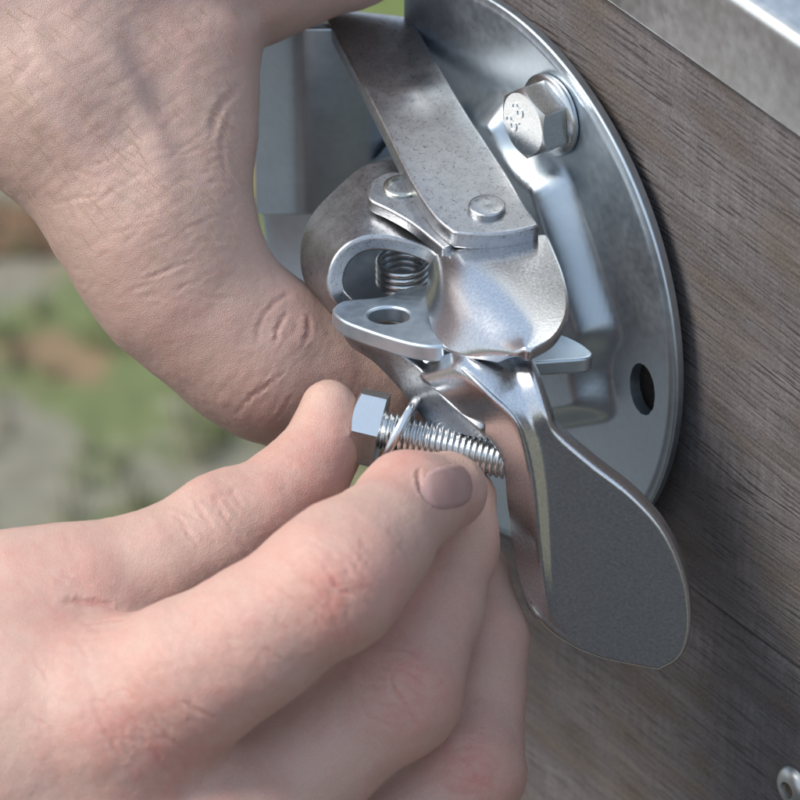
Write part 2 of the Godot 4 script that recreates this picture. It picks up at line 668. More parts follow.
# ------------------------------------------------------------------ hands: tapered bones joined smoothly, meshed as surface nets
class Flesh:
	var a := PackedVector3Array()
	var ba := PackedVector3Array()
	var inv := PackedFloat32Array()
	var ra := PackedFloat32Array()
	var dr := PackedFloat32Array()
	var grp := PackedInt32Array()
	var kk := 5.0          # inside one finger
	var kp := 7.0          # finger to palm
	var kc := 0.9          # finger to finger
	func bone(g: int, p: Vector3, r: float, q: Vector3, s: float) -> void:
		a.append(p); ba.append(q - p); ra.append(r); dr.append(s - r); grp.append(g)
		inv.append(1.0 / maxf((q - p).length_squared(), 1e-6))
	func chain(g: int, pts: Array) -> void:
		for i in pts.size() - 1: bone(g, pts[i][0], pts[i][1], pts[i + 1][0], pts[i + 1][1])
	func one(i: int, p: Vector3) -> float:
		var pa := p - a[i]
		var h := clampf(pa.dot(ba[i]) * inv[i], 0.0, 1.0)
		return (pa - ba[i] * h).length() - (ra[i] + dr[i] * h)
	func sd(p: Vector3, list: PackedInt32Array) -> float:
		var palm := 1e6
		var cur := -1
		var dg := 1e6
		var total := 1e6
		for i in list:
			var pa := p - a[i]
			var h := clampf(pa.dot(ba[i]) * inv[i], 0.0, 1.0)
			var d := (pa - ba[i] * h).length() - (ra[i] + dr[i] * h)
			var g := grp[i]
			if g == 0:
				var w := maxf(8.0 - absf(palm - d), 0.0)
				palm = minf(palm, d) - w * w * 0.03125
				continue
			if g != cur:
				if cur >= 0:
					var w1 := maxf(kp - absf(palm - dg), 0.0)
					var f := minf(palm, dg) - w1 * w1 / (4.0 * kp)
					var w2 := maxf(kc - absf(total - f), 0.0)
					total = minf(total, f) - w2 * w2 / (4.0 * kc)
				cur = g
				dg = d
			else:
				var w3 := maxf(kk - absf(dg - d), 0.0)
				dg = minf(dg, d) - w3 * w3 / (4.0 * kk)
		if cur >= 0:
			var w4 := maxf(kp - absf(palm - dg), 0.0)
			var f2 := minf(palm, dg) - w4 * w4 / (4.0 * kp)
			var w5 := maxf(kc - absf(total - f2), 0.0)
			total = minf(total, f2) - w5 * w5 / (4.0 * kc)
		else:
			total = minf(total, palm)
		return total
	func all() -> PackedInt32Array:
		var l := PackedInt32Array()
		for i in a.size(): l.append(i)
		return l
	func grad(p: Vector3, list: PackedInt32Array) -> Vector3:
		var e := 0.15
		var k1 := sd(p + Vector3(e, -e, -e), list)
		var k2 := sd(p + Vector3(-e, -e, e), list)
		var k3 := sd(p + Vector3(-e, e, -e), list)
		var k4 := sd(p + Vector3(e, e, e), list)
		return Vector3(k1 - k2 - k3 + k4, -k1 - k2 + k3 + k4, -k1 + k2 - k3 + k4).normalized()
	func hit(o: Vector3, d: Vector3) -> Vector3:
		var l := all()
		var t := 500.0
		for k in 80:
			var s := sd(o + d * t, l)
			if s < 0.02: break
			t += s * 0.9
			if t > 900.0: break
		return o + d * t

	# returns [positions, normals, faces]
	func mesh(cell: float) -> Array:
		var lo := Vector3.ONE * 1e6
		var hi := -lo
		for i in a.size():
			for e in [[a[i], ra[i]], [a[i] + ba[i], ra[i] + dr[i]]]:
				lo = lo.min(e[0] - Vector3.ONE * (e[1] + 3.0))
				hi = hi.max(e[0] + Vector3.ONE * (e[1] + 3.0))
		var B := 8
		var nb := Vector3i(((hi - lo) / (cell * B)).ceil())
		var nx := nb.x * B + 1
		var ny := nb.y * B + 1
		var nz := nb.z * B + 1
		var val := PackedFloat32Array()
		val.resize(nx * ny * nz)
		val.fill(1e9)
		var vid := PackedInt32Array()
		vid.resize(nx * ny * nz)
		vid.fill(-1)
		var every := all()
		var rad := cell * B * 0.8661
		var blocks := []
		for bz in nb.z:
			for by in nb.y:
				for bx in nb.x:
					var c := lo + Vector3(bx + 0.5, by + 0.5, bz + 0.5) * (cell * B)
					var near := PackedInt32Array()
					var best := 1e6
					for i in every:
						var d := one(i, c)
						best = minf(best, d)
						if d < rad * 2.0 + 6.0: near.append(i)
					if best > rad + 4.0: continue
					var s := sd(c, near)
					if absf(s) > rad + 1.0: continue
					blocks.append([bx * B, by * B, bz * B, near])
		var sxy := nx * ny
		for bl in blocks:
			var list: PackedInt32Array = bl[3]
			for z in range(bl[2], bl[2] + B + 1):
				for y in range(bl[1], bl[1] + B + 1):
					var row: int = z * sxy + y * nx
					for x in range(bl[0], bl[0] + B + 1):
						if val[row + x] > 1e8: val[row + x] = sd(lo + Vector3(x, y, z) * cell, list)
		var pos := PackedVector3Array()
		var nor := PackedVector3Array()
		var off := [0, 1, nx, nx + 1, sxy, sxy + 1, sxy + nx, sxy + nx + 1]
		var edges := [[0, 1], [2, 3], [4, 5], [6, 7], [0, 2], [1, 3], [4, 6], [5, 7], [0, 4], [1, 5], [2, 6], [3, 7]]
		var where := PackedInt32Array()
		for bl in blocks:
			var list: PackedInt32Array = bl[3]
			for z in range(bl[2], bl[2] + B):
				for y in range(bl[1], bl[1] + B):
					var row: int = z * sxy + y * nx
					for x in range(bl[0], bl[0] + B):
						var i: int = row + x
						var first := val[i] < 0.0
						if (val[i + 1] < 0.0) == first and (val[i + nx] < 0.0) == first and (val[i + nx + 1] < 0.0) == first and (val[i + sxy] < 0.0) == first and (val[i + sxy + 1] < 0.0) == first and (val[i + sxy + nx] < 0.0) == first and (val[i + sxy + nx + 1] < 0.0) == first:
							continue
						var sum := Vector3.ZERO
						var cnt := 0
						for e in edges:
							var v0 := val[i + off[e[0]]]
							var v1 := val[i + off[e[1]]]
							if (v0 < 0.0) != (v1 < 0.0):
								var t := v0 / (v0 - v1)
								var p0 := Vector3(e[0] & 1, (e[0] >> 1) & 1, e[0] >> 2)
								var p1 := Vector3(e[1] & 1, (e[1] >> 1) & 1, e[1] >> 2)
								sum += p0.lerp(p1, t)
								cnt += 1
						var p := lo + (Vector3(x, y, z) + sum / cnt) * cell
						var g := grad(p, list)
						p -= g * sd(p, list)
						vid[i] = pos.size()
						pos.append(p)
						nor.append(g)
						where.append(i)
		var f := PackedInt32Array()
		for i in where:
			var s0 := val[i] < 0.0
			for ax in 3:
				var d1: int = [1, nx, sxy][ax]
				var d2: int = [nx, sxy, 1][ax]
				var d3: int = [sxy, 1, nx][ax]
				if (val[i + d1] < 0.0) == s0: continue
				if i - d2 - d3 < 0: continue
				var q0 := vid[i]
				var q1 := vid[i - d2]
				var q2 := vid[i - d2 - d3]
				var q3 := vid[i - d3]
				if q1 < 0 or q2 < 0 or q3 < 0: continue
				if s0:
					f.append_array([q0, q1, q2, q0, q2, q3])
				else:
					f.append_array([q0, q2, q1, q0, q3, q2])
		return [pos, nor, f]

# splits every triangle in four, with curved midpoints
func subdivide(m: Array) -> Array:
	var pos: PackedVector3Array = m[0]
	var nor: PackedVector3Array = m[1]
	var f: PackedInt32Array = m[2]
	var mids := {}
	var out := PackedInt32Array()
	out.resize(f.size() * 4)
	var w := 0
	for k in range(0, f.size(), 3):
		var ids := [0, 0, 0]
		for j in 3:
			var i0 := f[k + j]
			var i1 := f[k + (j + 1) % 3]
			var key := mini(i0, i1) * 4000000 + maxi(i0, i1)
			if mids.has(key):
				ids[j] = mids[key]
			else:
				var p := pos[i0]
				var q := pos[i1]
				var mid := (p + q) * 0.5
				var pr := (mid - nor[i0] * (mid - p).dot(nor[i0]) + mid - nor[i1] * (mid - q).dot(nor[i1])) * 0.5
				ids[j] = pos.size()
				mids[key] = ids[j]
				pos.append(mid.lerp(pr, 0.5))
				nor.append((nor[i0] + nor[i1]).normalized())
		for t in [f[k], ids[0], ids[2], f[k + 1], ids[1], ids[0], f[k + 2], ids[2], ids[1], ids[0], ids[1], ids[2]]:
			out[w] = t
			w += 1
	return [pos, nor, out]

# creases: [width mm, depth mm, [px, py] ...] pressed into the skin; reds: [px, py, radius mm, strength] of pinker skin
func finish_hand(fl: Flesh, called: String, creases: Array, tone: Array, reds: Array, veins: Array, folds: Array) -> MeshInstance3D:
	var m := fl.mesh(1.15)
	m = subdivide(m)
	var pos: PackedVector3Array = m[0]
	var nor: PackedVector3Array = m[1]
	var f: PackedInt32Array = m[2]
	var disp := PackedFloat32Array()
	disp.resize(pos.size())
	var red := PackedFloat32Array()
	red.resize(pos.size())
	var hash := {}
	for i in pos.size():
		var key := Vector3i((pos[i] / 4.0).floor())
		if hash.has(key): hash[key].append(i)
		else: hash[key] = PackedInt32Array([i])
	var n1 := FastNoiseLite.new()
	n1.seed = 4; n1.frequency = 0.09; n1.fractal_octaves = 3
	var n2 := FastNoiseLite.new()
	n2.seed = 8; n2.frequency = 0.55; n2.fractal_octaves = 2
	for c in creases + veins:
		var line := []
		for k in range(2, c.size()): line.append(fl.hit(cam_at, ray(c[k][0], c[k][1]).normalized()))
		line = refine(line, 5)
		for k in line.size(): line[k] += Vector3(n1.get_noise_3dv(line[k] * 6.0), n1.get_noise_3dv(line[k] * 6.0 + Vector3(50, 0, 0)), n1.get_noise_3dv(line[k] * 6.0 + Vector3(0, 50, 0))) * 0.5
		var width: float = c[0]
		var depth: float = c[1]
		var reach := width * 3.2
		var best := {}
		for k in line.size() - 1:
			var p: Vector3 = line[k]
			var q: Vector3 = line[k + 1]
			var ends: float = clampf((minf(k + 0.5, line.size() - 1.5 - k) + 0.2) / (line.size() * 0.3), 0.02, 1.0)
			var lo := Vector3i(((p.min(q) - Vector3.ONE * reach) / 4.0).floor())
			var hi := Vector3i(((p.max(q) + Vector3.ONE * reach) / 4.0).floor())
			for z in range(lo.z, hi.z + 1):
				for y in range(lo.y, hi.y + 1):
					for x in range(lo.x, hi.x + 1):
						var key := Vector3i(x, y, z)
						if not hash.has(key): continue
						for i in hash[key]:
							var pa := pos[i] - p
							var qa := q - p
							var h := clampf(pa.dot(qa) / maxf(qa.length_squared(), 1e-6), 0.0, 1.0)
							var d := (pa - qa * h).length()
							if d > reach: continue
							var x2 := d / width
							var g := exp(-x2 * x2) - 0.35 * exp(-(x2 - 1.7) * (x2 - 1.7) * 1.6)
							if depth < 0.0: g = exp(-x2 * x2)
							g *= ends
							if not best.has(i) or absf(best[i]) < absf(g): best[i] = g
		for i in best:
			disp[i] -= best[i] * depth
			if depth > 0.0: red[i] += maxf(best[i], 0.0) * minf(depth, 0.35) * 0.8
	# folds: [px, py, px, py along the finger, radius mm, spacing mm, depth mm]
	for r in folds:
		var c := fl.hit(cam_at, ray(r[0], r[1]).normalized())
		var dir := (fl.hit(cam_at, ray(r[2], r[3]).normalized()) - c).normalized()
		for i in pos.size():
			var off := pos[i] - c
			var d: float = off.length_squared() / (r[4] * r[4])
			if d > 3.0: continue
			var wobble := n1.get_noise_3dv(pos[i] * 1.6 + Vector3(9, 0, 0)) * 1.1 + n2.get_noise_3dv(pos[i] * 0.5) * 0.3
			var ph := absf(fposmod((off.dot(dir) + wobble) / r[5], 1.0) * 2.0 - 1.0)
			var g := pow(1.0 - ph, 3.0) * exp(-d * 1.6) * clampf(0.7 + 1.6 * n1.get_noise_3dv(pos[i] * 1.3 + Vector3(0, 70, 0)), 0.0, 1.3)
			disp[i] -= g * r[6]
			red[i] += g * 0.06
	for r in reds:
		var c := fl.hit(cam_at, ray(r[0], r[1]).normalized())
		for i in pos.size():
			var d: float = pos[i].distance_squared_to(c) / (r[2] * r[2])
			if d < 4.0: red[i] += r[3] * exp(-d * 1.5) * (0.75 + 0.6 * n1.get_noise_3dv(pos[i] * 2.0))
	var s := Shape.new()
	s.c.resize(pos.size())
	for i in pos.size():
		var a := n1.get_noise_3dv(pos[i])
		var b := n2.get_noise_3dv(pos[i])
		pos[i] += nor[i] * (disp[i] + a * 0.25 + b * 0.05)
		var t := clampf(red[i] + a * 0.22 + b * 0.12, -0.4, 1.0)
		var k: Color = tone[0]
		if t > 0.0: k = k.lerp(tone[1], t)
		else: k = k.lerp(tone[2], -t * 2.0)
		s.c[i] = k
	var nn := PackedVector3Array()
	nn.resize(pos.size())
	for k in range(0, f.size(), 3):
		var cr_ := (pos[f[k + 2]] - pos[f[k]]).cross(pos[f[k + 1]] - pos[f[k]])
		nn[f[k]] += cr_; nn[f[k + 1]] += cr_; nn[f[k + 2]] += cr_
	var agree := 0.0
	for i in nn.size():
		nn[i] = nn[i].normalized()
		agree += nn[i].dot(nor[i])
	if agree < 0.0:
		for i in nn.size(): nn[i] = -nn[i]
		for k in range(0, f.size(), 3):
			var t := f[k + 1]
			f[k + 1] = f[k + 2]
			f[k + 2] = t
	s.v = pos
	s.n = nn
	s.f = f
	print(called, " ", pos.size(), " vertices")
	return put(called, s, M.skin)

# a nail laid on the flesh: axis pixels from root to tip, half width in pixels
func nail_on(fl: Flesh, parent: Node, root: Vector2, tip: Vector2, half: float) -> void:
	var s := Shape.new()
	var ax := tip - root
	var side := Vector2(-ax.y, ax.x).normalized() * half
	var nu := 16
	var nv := 16
	var rows := []
	for j in nv + 1:
		var v := float(j) / nv * 2.0 - 1.0
		var row := []
		for i in nu + 1:
			var u := float(i) / nu
			var bulge := 0.20 * (1.0 - v * v)
			var uu := lerpf(0.14 - bulge * 0.7, 0.88 + bulge * 0.6, u)
			var wid := 1.0 - 0.35 * pow(absf(2.0 * u - 1.0), 4.0)
			var p := root + ax * uu + side * v * wid
			var h := fl.hit(cam_at, ray(p.x, p.y).normalized())
			var g := fl.grad(h, fl.all())
			var edge := minf(minf(u, 1.0 - u) * 2.2, (1.0 - absf(v)) * 1.6)
			row.append(h + g * lerpf(-0.12, 0.42, clampf(edge * 3.0, 0.0, 1.0)))
		rows.append(row)
	shell(s, rows, 0.35, 0.12, 2, 2, cam_b)
	put("fingernail", s, M.nail, parent)

func J(px: float, py: float, b: float, r: float) -> Array:
	return [at_b(px, py, b), r]

# ------------------------------------------------------------------ the scene
func _ready() -> void:
	rng.seed = 12
	var yw := deg_to_rad(YAW)
	var pt := deg_to_rad(PITCH)
	cam_b = Vector3(sin(yw) * cos(pt), sin(pt), cos(yw) * cos(pt))
	cam_r = Vector3(cos(yw), 0, -sin(yw))
	cam_u = cam_b.cross(cam_r)
	cam_at = cam_b * DIST - cam_r * 23.2 - cam_u * 28.2

	var cam := Camera3D.new()
	cam.name = "camera"
	cam.keep_aspect = Camera3D.KEEP_HEIGHT
	cam.near = 0.02
	cam.far = 200.0
	add_child(cam)
	cam.transform = Transform3D(Basis(cam_r, cam_u, cam_b), ORIGIN + cam_at * 0.001)
	var lens := CameraAttributesPhysical.new()
	lens.frustum_focal_length = 100.0
	lens.frustum_focus_distance = 0.652
	lens.exposure_aperture = 16.0
	lens.exposure_multiplier = 1.0
	cam.attributes = lens
	cam.fov = rad_to_deg(2.0 * atan(HALF / DIST))
	cam.current = true

	var env := Environment.new()
	var skym := ProceduralSkyMaterial.new()
	skym.sky_top_color = Color(0.70, 0.77, 0.86)
	skym.sky_horizon_color = Color(0.90, 0.915, 0.93)
	skym.ground_horizon_color = Color(0.45, 0.45, 0.40)
	skym.ground_bottom_color = Color(0.35, 0.35, 0.30)
	skym.sun_angle_max = 20.0
	var sky := Sky.new()
	sky.sky_material = skym
	env.background_mode = Environment.BG_SKY
	env.sky = sky
	env.background_energy_multiplier = 0.52
	env.tonemap_mode = Environment.TONE_MAPPER_LINEAR
	env.tonemap_exposure = 2.75
	env.sdfgi_enabled = true
	env.ssao_enabled = true
	env.ssil_enabled = true
	var we := WorldEnvironment.new()
	we.name = "environment"
	we.environment = env
	add_child(we)
	var sun := DirectionalLight3D.new()
	sun.name = "sun"
	sun.light_energy = 0.5
	sun.light_angular_distance = 22.0
	sun.light_color = Color(1.0, 0.97, 0.93)
	sun.shadow_enabled = true
	add_child(sun)
	sun.look_at_from_position(Vector3(-0.32, 0.9, 0.72), Vector3.ZERO)

	make_materials()
	build_ground()
	build_wall()
	build_latch()
	build_bolts()
	build_hands()

func build_ground() -> void:
	var s := Shape.new()
	var y := -ORIGIN.y * 1000.0
	s.flat([Vector3(-40000, y, -40000), Vector3(40000, y, -40000), Vector3(40000, y, 40000), Vector3(-40000, y, 40000)], Vector3.UP)
	var g := put("ground", s, M.ground)
	g.set_meta("kind", "structure")
	g.set_meta("label", "grass and bare earth far below the latch, out of focus")
	s = Shape.new()
	s.flat([Vector3(-600, y + 4, 150), Vector3(6000, y + 4, 150), Vector3(6000, y + 4, 5200), Vector3(-600, y + 4, 5200)], Vector3.UP)
	g = put("path", s, M.asphalt)
	g.set_meta("kind", "structure")
	g.set_meta("label", "dark asphalt drive in front of the wooden wall")
	s = Shape.new()
	s.flat([Vector3(-3500, y + 4, 150), Vector3(-600, y + 4, 150), Vector3(-600, y + 4, 5200), Vector3(-3500, y + 4, 5200)], Vector3.UP)
	g = put("gravel", s, M.gravel)
	g.set_meta("kind", "structure")
	g.set_meta("label", "grey gravel beside the asphalt drive")
	# bare reddish soil in the grass
	s = Shape.new()
	var ring := []
	for k in 40:
		var a := TAU * k / 40
		var w := 1.0 + 0.18 * sin(a * 3.0 + 1.0) + 0.1 * sin(a * 7.0)
		var r := ray(10.0 + 115.0 * cos(a) * w, 232.0 + 24.0 * sin(a) * w)
		ring.append(cam_at + r * ((y + 6.0 - cam_at.y) / r.y))
	s.flat(ring, Vector3.UP)
	g = put("soil", s, M.soil)
	g.set_meta("kind", "structure")
	g.set_meta("label", "patch of bare reddish-brown soil in the grass")
	# greener turf further off
	s = Shape.new()
	ring = []
	for k in 40:
		var a := TAU * k / 40
		var w := 1.0 + 0.15 * sin(a * 4.0 + 2.0) + 0.1 * sin(a * 9.0)
		var r := ray(420.0 + 130.0 * cos(a) * w, -10.0 + 46.0 * sin(a) * w)
		ring.append(cam_at + r * ((y + 7.0 - cam_at.y) / r.y))
	s.flat(ring, Vector3.UP)
	g = put("turf", s, M.turf)
	g.set_meta("kind", "structure")
	g.set_meta("label", "patch of bright green turf beyond the latch")
	var blade := Shape.new()
	for k in 7:
		var a := k * 2.4
		var lean := Vector3(cos(a), 0, sin(a))
		var side := Vector3(-sin(a), 0, cos(a)) * 2.2
		var base := lean * 8.0
		var h := 35.0 + 9.0 * (k % 4)
		var nn := (lean + Vector3.UP * 0.6).normalized()
		blade.flat([base - side, base + side, base + lean * 10.0 + Vector3.UP * h * 0.6 + side * 0.7, base + lean * 24.0 + Vector3.UP * h, base + lean * 10.0 + Vector3.UP * h * 0.6 - side * 0.7], nn)
	blade.c.resize(blade.v.size())
	blade.c.fill(Color.WHITE)
	var mm := MultiMesh.new()
	mm.transform_format = MultiMesh.TRANSFORM_3D
	mm.use_colors = true
	mm.mesh = blade.mesh()
	var spots := []
	var patch := FastNoiseLite.new()
	patch.seed = 19
	patch.frequency = 1.1
	for k in 26000:
		var x := rng.randf_range(-5.5, 1.5)
		var z := rng.randf_range(-3.5, 2.5)
		if patch.get_noise_2d(x, z) < 0.02 or (x > -3.6 and z > 0.1): continue
		spots.append(Vector3(x, 0.0, z))
	mm.instance_count = spots.size()
	for k in spots.size():
		mm.set_instance_transform(k, Transform3D(Basis(Vector3.UP, rng.randf() * TAU).scaled(Vector3.ONE * rng.randf_range(0.25, 0.6)), spots[k]))
		var t := rng.randf()
		mm.set_instance_color(k, Color(0.105, 0.135, 0.05).lerp(Color(0.19, 0.18, 0.11), t))
	var o := MultiMeshInstance3D.new()
	o.name = "grass"
	o.multimesh = mm
	o.material_override = M.grass
	o.set_meta("kind", "stuff")
	o.set_meta("label", "short blurred grass tufts on the ground behind the hands")
	o.set_meta("category", "grass")
	add_child(o, true)

func plank(s: Shape, x0: float, x1: float, y0: float, y1: float, z0: float, z1: float, e: float, slope := 0.0) -> void:
	# a board with eased front edges; uv in metres
	var pts := [[y0, z0], [y0, z1 - e], [y0 + e * 0.3, z1 - e * 0.3], [y0 + e, z1], [y1 - e, z1], [y1 - e * 0.3, z1 - e * 0.3], [y1, z1 - e], [y1, z0]]
	for k in pts.size():
		var a: Array = pts[k]
		var b: Array = pts[(k + 1) % pts.size()]
		var d := Vector2(b[0] - a[0], b[1] - a[1])
		var nn := Vector3(0, -d.y, d.x).normalized()
		if nn.dot(Vector3(0, (a[0] + b[0]) / 2 - (y0 + y1) / 2, (a[1] + b[1]) / 2 - (z0 + z1) / 2)) < 0: nn = -nn
		var base := s.v.size()
		s.flat([Vector3(x0, a[0], a[1]), Vector3(x1, a[0], a[1]), Vector3(x1, b[0], b[1]), Vector3(x0, b[0], b[1])], nn)
		for i in 4:
			var p := s.v[base + i]
			s.uv.append(Vector2(p.x, p.y + p.z) / 230.0)
	for i in s.v.size():
		if s.v[i].y > y1 - e - 0.01: s.v[i].y += slope * (s.v[i].x - 52.0)
	for side in [x0, x1]:
		var base := s.v.size()
		var poly := []
		for p in pts: poly.append(Vector3(side, p[0] + (slope * (side - 52.0) if p[0] > y1 - e - 0.01 else 0.0), p[1]))
		s.flat(poly, Vector3(signf(side - (x0 + x1) / 2), 0, 0))
		for i in pts.size():
			var p := s.v[base + i]
			s.uv.append(Vector2(p.z * 0.4, p.y) / 230.0)

func build_wall() -> void:
	var w := thing("wooden_wall", "weathered grey-brown wooden board wall behind the round metal plate", "wall")
	for k in 3:
		var s := Shape.new()
		var y1: float = [80.0, -50.6, -191.0][k]
		var y0: float = [-50.0, -190.4, -330.0][k]
		plank(s, -40.0, 330.0, y0, y1, WOOD - 27.0, WOOD - [0.0, 0.6, 0.2][k], 1.0, [-0.088, 0.0, 0.0][k])
		put("plank", s, [M.wood, M.wood_b, M.wood][k], w)
	# metal angle along the top
	var s := Shape.new()
	var zf := WOOD + 2.2
	var rows := []
	for x in [-40.0, 60.0, 150.0, 330.0]:
		var y: float = 64.6 - 0.088 * (x - 52.0)
		rows.append([Vector3(x, y, zf), Vector3(x, y + 6.0, zf), Vector3(x, y + 14.5, zf), Vector3(x, y + 16.6, zf - 0.5), Vector3(x, y + 17.7, zf - 1.9), Vector3(x, y + 18.0, zf - 6.0), Vector3(x, y + 18.2, zf - 30.0)])
	shell(s, rows, 2.0, 0.7, 6, 4, Vector3(0, 0.5, 1))
	var t := put("metal_trim", s, M.trim)
	tag(t, "grey metal angle strip capping the top edge of the wooden wall", "trim")
	# rounded screw head low on the wall
	var c := at_z(796, 786, WOOD - 0.7)
	var sc := thing("screw", "dull grey domed screw with rusty recess in the lower board", "screw")
	s = Shape.new()
	lathe(s, [[4.4, 0.0], [4.4, 0.5], [4.1, 1.3, 1], [3.4, 2.0, 1], [2.4, 2.4, 1], [1.8, 2.45], [1.6, 1.4]], c, Vector3(0, 0, 1))
	put("head", s, M.trim, sc)
	s = Shape.new()
	lathe(s, [[1.7, 1.4], [0.0, 1.2]], c, Vector3(0, 0, 1))
	put("recess", s, M.rust, sc)

const HUB := 0.572
func hub_height(x: float, y: float) -> float:
	var c := cos(HUB)
	var q := Vector2(absf(x * c + y * sin(HUB)), absf(-x * sin(HUB) + y * c))
	var d := q - Vector2(24, 17)
	var sd := Vector2(maxf(d.x, 0), maxf(d.y, 0)).length() + minf(maxf(d.x, d.y), 0.0) - 17.0
	var h := 6.5 * smoothstep(0.5, -6.0, sd)
	# flat pads round the bolt holes
	for a in [1.135, -0.037, 2.2, -1.2]:
		var r := Vector2(x - 50.3 * cos(a), y - 50.3 * sin(a)).length()
		h *= smoothstep(9.0, 15.0, r)
	return h

const R := 59.6
const PC := Vector2(-6.5, -5.5)
func plate_lift(p: Vector2) -> float:
	var a := fposmod(rad_to_deg(p.angle()), 360.0)
	var w := smoothstep(125.0, 178.0, a) * smoothstep(285.0, 215.0, a)
	var t := clampf((p.length() / R - 0.45) / 0.55, 0.0, 1.0)
	return 16.0 * w * t * t

func plate_at(p: Vector2) -> Vector3:
	var edge := smoothstep(R - 1.0, R, p.length())
	return Vector3(p.x + PC.x, p.y + PC.y, hub_height(p.x, p.y) + plate_lift(p) + 2.4 - edge * 0.5)

func strap_b(py: float) -> float:
	return 46.0 - 0.2516 * (208.0 - py)

func lever_b(px: float, py: float) -> float:
	return 75.0 + (px - 520.0) * 0.03 - (py - 347.0) * 0.098

func build_latch() -> void:
	var L := thing("latch", "zinc-plated latch with round base plate, strap and paddle lever on the wooden wall", "latch")
	var mn := cam_dir(0.0, 0.78, 0.62)        # the plane in which strap and lever turn
	# ---- base plate
	var s := Shape.new()
	var hole := Vector2(50.6, -1.9)
	var hax := Vector2(3.9, 5.6)
	var NR := 74
	var NA := 200
	var front := []
	var pos2 := []
	for i in NR + 1:
		var row := []
		for j in NA:
			var a := TAU * j / NA
			var r := R * float(i) / NR
			row.append(Vector2(cos(a), sin(a)) * r)
		pos2.append(row)
	var cut := {}
	var r0 := 0.62
	for i in NR:
		for j in NA:
			var m: Vector2 = (pos2[i][j] + pos2[i + 1][j] + pos2[i][(j + 1) % NA] + pos2[i + 1][(j + 1) % NA]) / 4.0 - hole
			if (m / hax).length() < r0: cut[Vector2i(i, j)] = true
	var edge_v := {}
	for key in cut:
		for d in [Vector2i(0, 0), Vector2i(1, 0), Vector2i(0, 1), Vector2i(1, 1)]: edge_v[Vector2i(key.x + d.x, (key.y + d.y) % NA)] = true
	for i in NR + 1:
		for j in NA:
			var q: Vector2 = (pos2[i][j] - hole) / hax
			var l := q.length()
			if l < 2.0:
				var k: float = 1.0 if edge_v.has(Vector2i(i, j)) else 1.0 + maxf(l - r0, 0.02) / (2.0 - r0)
				pos2[i][j] = hole + q.normalized() * k * hax
			var least := lerpf(-70.0, -29.0, smoothstep(2.0, 16.0, pos2[i][j].y))
			pos2[i][j].x = maxf(pos2[i][j].x, least)
	var t_plate := 2.4
	var top := []
	var bot := []
	for i in NR + 1:
		var lt := []
		var lb := []
		for j in NA:
			var p: Vector2 = pos2[i][j]
			var w: Vector3 = plate_at(p)
			var nn: Vector3 = (plate_at(p + Vector2(0.3, 0)) - plate_at(p - Vector2(0.3, 0))).cross(plate_at(p + Vector2(0, 0.3)) - plate_at(p - Vector2(0, 0.3))).normalized()
			lt.append(s.add(w, nn))
			lb.append(s.add(w - nn * t_plate, -nn))
		top.append(lt); bot.append(lb)
	for i in NR:
		for j in NA:
			var k := (j + 1) % NA
			if cut.has(Vector2i(i, j)): continue
			s.quad(top[i][j], top[i + 1][j], top[i + 1][k], top[i][k])
			s.quad(bot[i][j], bot[i + 1][j], bot[i + 1][k], bot[i][k])
	# wall of the hole
	for key in cut:
		for d in [[Vector2i(-1, 0), Vector2i(0, 0), Vector2i(0, 1)], [Vector2i(1, 0), Vector2i(1, 0), Vector2i(1, 1)], [Vector2i(0, -1), Vector2i(0, 0), Vector2i(1, 0)], [Vector2i(0, 1), Vector2i(0, 1), Vector2i(1, 1)]]:
			if cut.has(Vector2i(key.x + d[0].x, posmod(key.y + d[0].y, NA))): continue
			var a := Vector2i(key.x + d[1].x, (key.y + d[1].y) % NA)
			var b := Vector2i(key.x + d[2].x, (key.y + d[2].y) % NA)
			var pa: Vector3 = s.v[top[a.x][a.y]]
			var pb: Vector3 = s.v[top[b.x][b.y]]
			var na := Vector3(hole.x + PC.x - pa.x, hole.y + PC.y - pa.y, 0).normalized()
			var nb := Vector3(hole.x + PC.x - pb.x, hole.y + PC.y - pb.y, 0).normalized()
			var q := [s.add(pa, na), s.add(pb, nb), s.add(s.v[bot[b.x][b.y]], nb), s.add(s.v[bot[a.x][a.y]], na)]
			s.quad(q[0], q[1], q[2], q[3])
	var loop := []
	var outs := []
	var ups := []
	for j in NA:
		var p: Vector3 = s.v[top[NR][j]]
		var nn: Vector3 = s.n[top[NR][j]]
		var o := Vector3(p.x - PC.x, p.y - PC.y, 0).normalized()
		o = (o - nn * o.dot(nn)).normalized()
		loop.append(p - nn * (t_plate / 2))
		outs.append(o)
		ups.append(nn)
	rim(s, loop, outs, ups, t_plate, 0.6)
	put("base_plate", s, M.zinc, L)

	# ---- bent bracket at the wall's end
	s = Shape.new()
	var rows := []
	for q in [[400.0, -26.0], [370.0, -24.0], [340.0, -22.0], [312.0, -21.0], [300.0, -21.6], [292.0, -22.8], [284.0, -24.8], [272.0, -28.5], [257.0, -33.5]]:
		var low := at_b(q[0], 211.0, q[1])
		var col := []
		for k in 5: col.append(low + Vector3.UP * (-0.5 + 10.4 * k))
		rows.append(col)
	shell(s, rows, 2.6, 0.5, 4, 4, cam_b)
	put("bracket", s, M.zinc, L)

	# ---- strap
	s = Shape.new()
	rows = []
	for q in [[455, 230, 535, 224, 3.5], [436, 213, 521, 203, 0.3], [413, 178, 503, 173, 0.0], [384, 120, 467, 118, 0.0], [362, 78, 443, 78, 0.0], [344, 45, 425, 47, 0.0], [326, 12, 409, 21, 0.0]]:
		var r := []
		for k in 5:
			var t := k / 4.0
			var x := lerpf(q[0], q[2], t)
			var y: float = lerpf(q[1], q[3], t) + q[4] * sin(PI * t) * 1.3
			r.append(at_b(x, y, strap_b(y)))
		rows.append(r)
